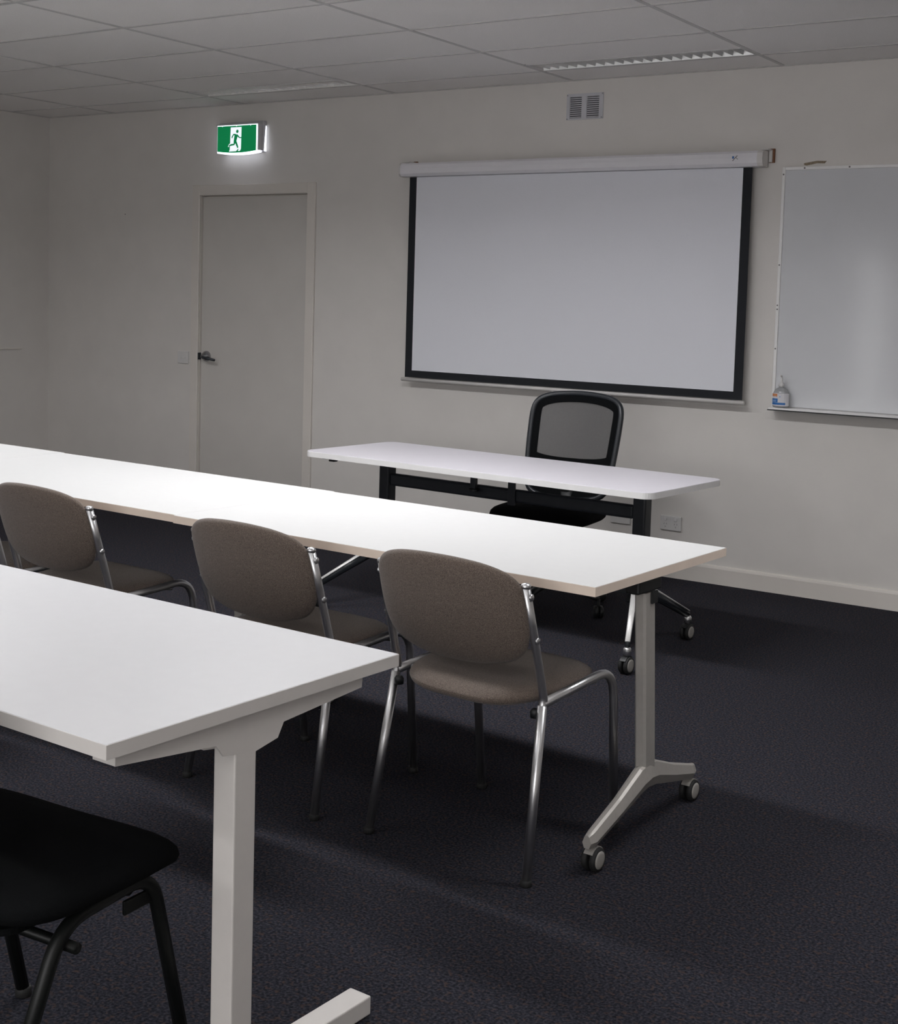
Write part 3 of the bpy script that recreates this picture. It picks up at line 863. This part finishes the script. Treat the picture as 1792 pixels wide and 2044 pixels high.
# ------------------------------------------------------------------ presenter's table
tt = thing('presenter_table', 'pale lilac-topped table with dark frame in front of screen', 'table', (-2.254, 4.756, 0), -0.065)
TL, TW, TZ, TR = 1.85, 0.642, 0.72, 0.055
tp = obj('tabletop', prism(NB(), round_rect(-TL + 0.0015, -0.0015, 0.0015, TW - 0.0015, TR, 8), 'z', TZ - 0.0255, TZ), LILAC_LAM, tt)
obj('edge_band', edge_ring(-TL, 0, 0, TW, TZ - 0.0257, TZ - 0.0015, 0.0015, TR), EDGE_WHITE, tp)
LEGX = (-0.213, -1.600)
LEGY = 0.325
for i, lx in enumerate(LEGX):
    obj('leg', box(NB(), (lx - 0.030, LEGY - 0.030, 0.235), (lx + 0.030, LEGY + 0.030, 0.6940), 0.008, 2), DARK_STEEL, tt)
    hub = obj('foot_hub', box(NB(), (lx - 0.036, LEGY - 0.05, 0.205), (lx + 0.036, LEGY + 0.05, 0.315), 0.012, 2), BLACK_PLASTIC, tt)
    for s in (-1, 1):
        out = {(0, -1): 0.144, (0, 1): 0.062, (1, -1): -0.12, (1, 1): -0.062}[(i, s)]
        a = Vector((lx, LEGY + s * 0.03, 0.262)); b = Vector((lx + out, LEGY + s * 0.330, 0.108))
        obj('foot', tube(NB(), [a, b], [0.026, 0.017], 10, sx=0.9, sy=0.6), BLACK_GLOSS, tt, smooth=True)
        up = Vector((0, 0, 0.0265)); up2 = Vector((0, 0, 0.0190))
        obj('chrome_strip', tube(NB(), [a + up, b + up2], [0.014, 0.011], 8, sx=0.4, sy=1.0), SATIN, tt, smooth=True)
        obj('caster_socket', lathe(NB(), [(0.014, 0.073), (0.016, 0.075), (0.016, 0.098), (0.012, 0.104)], 'z', (b.x, b.y, 0), 16), CHROME, tt, smooth=True)
        caster(tt, b.x, b.y - 0.004, 0.034, cap=GREY_WHEEL, top=0.080, stemm=BLACK_PLASTIC)
obj('cross_beam', box(NB(), (LEGX[1] + 0.0305, LEGY - 0.022, 0.556), (LEGX[0] - 0.0305, LEGY + 0.022, 0.613), 0.012, 3), DARK_STEEL, tt)
mx_ = -0.86
bm = NB()
box(bm, (mx_ - 0.016, LEGY - 0.034, 0.545), (mx_ + 0.022, LEGY - 0.0225, 0.6940), 0.002, 1)
box(bm, (mx_ - 0.19, LEGY - 0.036, 0.6700), (mx_ - 0.016, LEGY - 0.0225, 0.6940), 0.002, 1)
obj('centre_bracket', bm, DARK_STEEL, tt)
obj('flip_latch', box(NB(), (mx_ - 0.205, LEGY - 0.060, 0.600), (mx_ - 0.178, LEGY - 0.037, 0.6940), 0.003), DARK_STEEL, tt)
obj('latch_knob', lathe(NB(), [(0.012, 0.588), (0.023, 0.590), (0.023, 0.599)], 'z', (mx_ - 0.192, LEGY - 0.048, 0), 16), BLACK_PLASTIC, tt)
for x in (-0.42, -1.70):
    obj('link_catch', box(NB(), (x - 0.05, 0.03, 0.6885), (x + 0.05, 0.06, 0.6940)), BLACK_PLASTIC, tt)
    obj('link_catch_button', box(NB(), (x - 0.012, 0.03, 0.679), (x + 0.020, 0.06, 0.6884), 0.003), BLACK_PLASTIC, tt)

# ------------------------------------------------------------------ taupe stacking chairs
def make_chair():
    t = thing('stacking_chair', '', 'chair')
    lean = lambda z: -0.158 - (z - 0.457) * 0.30
    # seat
    n = 56
    ol = []
    for k in range(n):
        a = 2 * math.pi * k / n
        c, s = math.cos(a), math.sin(a)
        e = 2 / 3.6
        xx = 0.222 * (abs(c) ** e) * (1 if c >= 0 else -1)
        yy = (0.205 if s >= 0 else 0.215) * (abs(s) ** (e if s >= 0 else 2 / 2.6)) * (1 if s >= 0 else -1)
        ol.append((xx, yy - 0.012))
    def place(u, v, off):
        droop = -0.016 * max(0, (v - 0.10) / 0.1) ** 2 - 0.012 * max(0, (-v - 0.13) / 0.1) ** 2
        dish = -0.006 * max(0.0, 1 - (u / 0.2) ** 2)
        return (u, v, 0.453 + off + droop + (dish if off > 0 else 0) + 0.03 * v)
    obj('seat', pillow(NB(), ol, 0.034, place, 9, 5), TAUPE, t, smooth=True)
    # backrest
    half = [(0, 0.812), (0.07, 0.810), (0.140, 0.802), (0.196, 0.784), (0.227, 0.752), (0.234, 0.690), (0.231, 0.630), (0.219, 0.588), (0.184, 0.553), (0.120, 0.533), (0.055, 0.525), (0, 0.524)]
    pts = half + [(-p[0], p[1]) for p in half[-2:0:-1]]
    ol = [(p.x, p.y) for p in catmull([(p[0], p[1], 0) for p in pts], 4, True)]
    def place2(u, v, off):
        return (u, lean(v) - 0.030 * (1 - (u / 0.234) ** 2) + off - 0.012, v)
    obj('backrest', pillow(NB(), ol, 0.024, place2, 8, 6), TAUPE, t, smooth=True)
    R = 0.0125
    for s in (-1, 1):
        xo = s * 0.238
        # upright bends into the seat side
        up = fillet([(xo - s * 0.007, lean(0.752), 0.752), (xo - s * 0.003, lean(0.60), 0.60), (xo, -0.158, 0.45), (xo + s * 0.001, -0.166, 0.425)], 0.05, 5)
        u_ = obj('upright', tube(NB(), up, R, 10, sx=1.0, sy=0.85), CHROME, t, smooth=True)
        obj('tube_cap', lathe(NB(), [(0.0128, -0.002), (0.0132, 0.004), (0.010, 0.009), (0.004, 0.011)], 'z', (xo - s * 0.007, lean(0.752), 0.7505), 12), CHROME, t, smooth=True)
        for z in (0.725, 0.610):
            obj('bolt', lathe(NB(), [(0.0095, s * 0.009), (0.0090, s * 0.0125), (0.005, s * 0.0145)], 'x', (xo - s * 0.005, lean(z), z), 12), CHROME, u_, smooth=True)
        obj('leg', tube(NB(), [(xo + s * 0.001, -0.166, 0.437), (s * 0.2575, -0.240, 0.012)], R, 10), CHROME, t, smooth=True)
        fr = fillet([(s * 0.238, -0.165, 0.441), (s * 0.234, 0.190, 0.462), (s * 0.227, 0.236, 0.012)], 0.085, 8)
        obj('leg', tube(NB(), fr, R, 10), CHROME, t, smooth=True)
        for fx, fy in ((s * 0.2578, -0.241), (s * 0.227, 0.236)):
            obj('foot_cap', lathe(NB(), [(0.0125, 0.0), (0.0150, 0.002), (0.0145, 0.014), (0.0128, 0.016)], 'z', (fx, fy, 0), 12), RUBBER, t, smooth=True)
        obj('stacking_button', lathe(NB(), [(0.012, -0.010), (0.013, 0.006), (0.009, 0.012)], 'z', (s * 0.222, -0.172, 0.415), 10), BLACK_PLASTIC, t, smooth=True)
    for yy in (-0.11, 0.10):
        obj('seat_crossbar', tube(NB(), [(-0.232, yy, 0.442 + 0.02 * yy), (0.0, yy, 0.415), (0.232, yy, 0.442 + 0.02 * yy)], 0.009, 8), CHROME, t, smooth=True)
    return t
ch0 = make_chair()
for i, (x, y, a, lab) in enumerate((
        (-1.883, 3.097, -0.06, 'taupe fabric stacking chair nearest the table end, whole chair visible'),
        (-2.575, 3.108, -0.055, 'second taupe stacking chair from the table end, seat behind near table'),
        (-3.548, 3.178, -0.045, 'third taupe stacking chair from the table end, by the left picture edge'),
        (-4.10, 3.20, -0.05, 'fourth taupe stacking chair, only a sliver at the left picture edge'))):
    c = ch0 if i == 0 else copy_tree(ch0)
    c.location = (x, y, 0); c.rotation_euler = (0, 0, a)
    c['label'] = lab; c['group'] = 'taupe stacking chairs at the joined tables'

# ------------------------------------------------------------------ black chair at the near table
bc = thing('black_chair', 'black upholstered chair with black tube legs at the near table', 'chair', (-1.968, 1.545, 0), 0.06)
n = 56
ol = []
for k in range(n):
    a = 2 * math.pi * k / n
    c, s = math.cos(a), math.sin(a)
    e = 2 / 4.2
    ol.append((0.282 * (abs(c) ** e) * (1 if c >= 0 else -1), 0.218 * (abs(s) ** e) * (1 if s >= 0 else -1)))
def place3(u, v, off):
    droop = -0.022 * max(0, (v - 0.09) / 0.1) ** 2
    return (u, v, 0.446 + off + droop - (0.006 * (1 - (u / 0.2) ** 2) if off > 0 else 0))
obj('seat', pillow(NB(), ol, 0.039, place3, 9, 5), BLACK_FABRIC, bc, smooth=True)
obj('seat_shell', prism(NB(), round_rect(-0.195, 0.195, -0.185, 0.175, 0.05), 'z', 0.396, 0.408), BLACK_FABRIC, bc)
half = [(0, 0.84), (0.09, 0.835), (0.17, 0.81), (0.205, 0.76), (0.212, 0.68), (0.205, 0.60), (0.16, 0.555), (0.08, 0.545), (0, 0.543)]
pts = half + [(-p[0], p[1]) for p in half[-2:0:-1]]
ol = [(p.x, p.y) for p in catmull([(p[0], p[1], 0) for p in pts], 4, True)]
obj('backrest', pillow(NB(), ol, 0.026, lambda u, v, off: (u, -0.245 - (v - 0.5) * 0.25 - 0.03 * (1 - (u / 0.21) ** 2) + off, v), 8, 6), BLACK_FABRIC, bc, smooth=True)
for s in (-1, 1):
    xo = s * 0.214
    fr = fillet([(xo + s * 0.004, 0.235, 0.012), (xo, 0.140, 0.400), (xo, -0.075, 0.388), (xo + s * 0.004, -0.245, 0.012)], 0.06, 7)
    lg_ = obj('leg_frame', tube(NB(), fr, 0.0135, 12), BLACK_TUBE, bc, smooth=True)
    obj('gusset', box(NB(), (xo - 0.004, 0.070, 0.345), (xo + 0.004, 0.150, 0.372), 0.003), BLACK_TUBE, lg_)
    for fy in (0.236, -0.246):
        obj('foot_cap', lathe(NB(), [(0.014, 0), (0.017, 0.002), (0.0165, 0.018), (0.014, 0.021)], 'z', (xo + s * 0.004, fy, 0), 12), RUBBER, bc, smooth=True)
    obj('back_upright', tube(NB(), fillet([(s * 0.15, -0.06, 0.390), (s * 0.15, -0.225, 0.395), (s * 0.15, -0.290, 0.62)], 0.05), 0.012, 10), BLACK_TUBE, bc, smooth=True)
obj('seat_crossbar', tube(NB(), [(-0.19, -0.060, 0.345), (0.236, -0.060, 0.345)], 0.010, 10), BLACK_TUBE, bc, smooth=True)
obj('seat_crossbar', tube(NB(), [(-0.19, 0.110, 0.372), (0.19, 0.110, 0.372)], 0.011, 10), BLACK_TUBE, bc, smooth=True)

# ------------------------------------------------------------------ mesh-back office chair behind the presenter's table
oc = thing('office_chair', 'black mesh-back swivel chair behind the presenter table', 'office chair', (-3.153, 5.575, 0), 0.12)
# local: sitter faces -y
def oback(u, v, off):
    return (u, 0.300 + (v - 0.98) * 0.30 + 0.030 * (1 - (u / 0.26) ** 2) + off, v)
outer_h = [(0, 1.000), (0.09, 0.996), (0.165, 0.984), (0.211, 0.960), (0.230, 0.915), (0.231, 0.82), (0.225, 0.70), (0.216, 0.60), (0.195, 0.535), (0.14, 0.505), (0.07, 0.496), (0, 0.494)]
inner_h = [(0, 0.958), (0.08, 0.954), (0.14, 0.944), (0.181, 0.928), (0.190, 0.908), (0.189, 0.83), (0.186, 0.75), (0.184, 0.715), (0.178, 0.704), (0.13, 0.694), (0.065, 0.689), (0, 0.688)]
def mirror_spline(h): 
    p = h + [(-q[0], q[1]) for q in h[-2:0:-1]]
    return [(q.x, q.y) for q in catmull([(a[0], a[1], 0) for a in p], 4, True)]
OO, II = mirror_spline(outer_h), mirror_spline(inner_h)
bm = NB()
V = []
for q, offs in ((OO, 0.006), (II, 0.006), (II, -0.006), (OO, -0.006)):
    V.append([bm.verts.new(oback(u, v, offs)) for u, v in q])
for j in range(4):
    a, b = V[j], V[(j + 1) % 4]
    for k in range(len(OO)):
        bm.faces.new((a[k], a[(k + 1) % len(OO)], b[(k + 1) % len(OO)], b[k]))
obj('back_border', bm, BLACK_FABRIC, oc, smooth=False)
bm = NB()
c = [bm.verts.new(oback(0, 0.82, o_)) for o_ in (0.001, -0.001)]
R_ = [[[bm.verts.new(oback(u * f, 0.82 + (v - 0.82) * f, o_)) for u, v in II] for f in (0.35, 0.7, 1.0)] for o_ in (0.001,)]
rs = R_[0]
bm.verts.remove(c[1])
for k in range(len(II)):
    bm.faces.new((c[0], rs[0][k], rs[0][(k + 1) % len(II)]))
    for i in range(2):
        bm.faces.new((rs[i][k], rs[i][(k + 1) % len(II)], rs[i + 1][(k + 1) % len(II)], rs[i + 1][k]))
obj('back_mesh', bm, MESH, oc, smooth=True)
obj('back_frame', tube(NB(), [oback(u, v, 0) for u, v in OO], 0.014, 10, closed=True, sx=1.0, sy=1.0), BLACK_GLOSS, oc, smooth=True)
obj('back_support', tube(NB(), fillet([(0, 0.02, 0.385), (0, 0.175, 0.375), (0, 0.200, 0.56)], 0.06), 0.028, 10, sx=0.6, sy=1.3), BLACK_PLASTIC, oc, smooth=True)
n = 48
ol = []
for k in range(n):
    a = 2 * math.pi * k / n
    cc, s = math.cos(a), math.sin(a)
    e = 2 / 3.6
    ol.append((0.252 * (abs(cc) ** e) * (1 if cc >= 0 else -1), 0.235 * (abs(s) ** e) * (1 if s >= 0 else -1) - 0.03))
obj('seat', pillow(NB(), ol, 0.042, lambda u, v, off: (u, v, 0.452 + off - 0.02 * max(0, (-v - 0.14) / 0.1) ** 2), 9, 6), BLACK_FABRIC, oc, smooth=True)
obj('seat_mechanism', box(NB(), (-0.09, -0.12, 0.37), (0.09, 0.10, 0.409), 0.01), BLACK_PLASTIC, oc)
obj('gas_lift', lathe(NB(), [(0.028, 0.085), (0.028, 0.24), (0.017, 0.245), (0.017, 0.37)], 'z', (0, 0, 0), 18), BLACK_PLASTIC, oc, smooth=True)
for k in range(5):
    a = math.radians(-17 + 72 * k)
    d = Vector((math.cos(a), math.sin(a), 0))
    obj('base_arm', tube(NB(), [Vector((0, 0, 0.115)) + d * 0.02, Vector((0, 0, 0.108)) + d * 0.15, Vector((0, 0, 0.088)) + d * 0.30], [0.028, 0.022, 0.016], 8, sx=0.7, sy=1.0), BLACK_PLASTIC, oc, smooth=True)
    p = d * 0.305
    cs = obj('caster', tube(NB(), [(p.x, p.y, 0.03), (p.x, p.y, 0.085)], 0.008, 8), BLACK_PLASTIC, oc, smooth=True)
    for s in (-1, 1):
        q = p + Vector((-d.y, d.x, 0)) * 0.0
        obj('wheel', lathe(NB(), [(0.022, s * 0.003), (0.028, s * 0.005), (0.028, s * 0.018), (0.022, s * 0.021)], 'x', (0, 0, 0), 18), BLACK_PLASTIC, cs, smooth=True, loc=(q.x, q.y, 0.028), rot=(0, 0, a + 0.9))
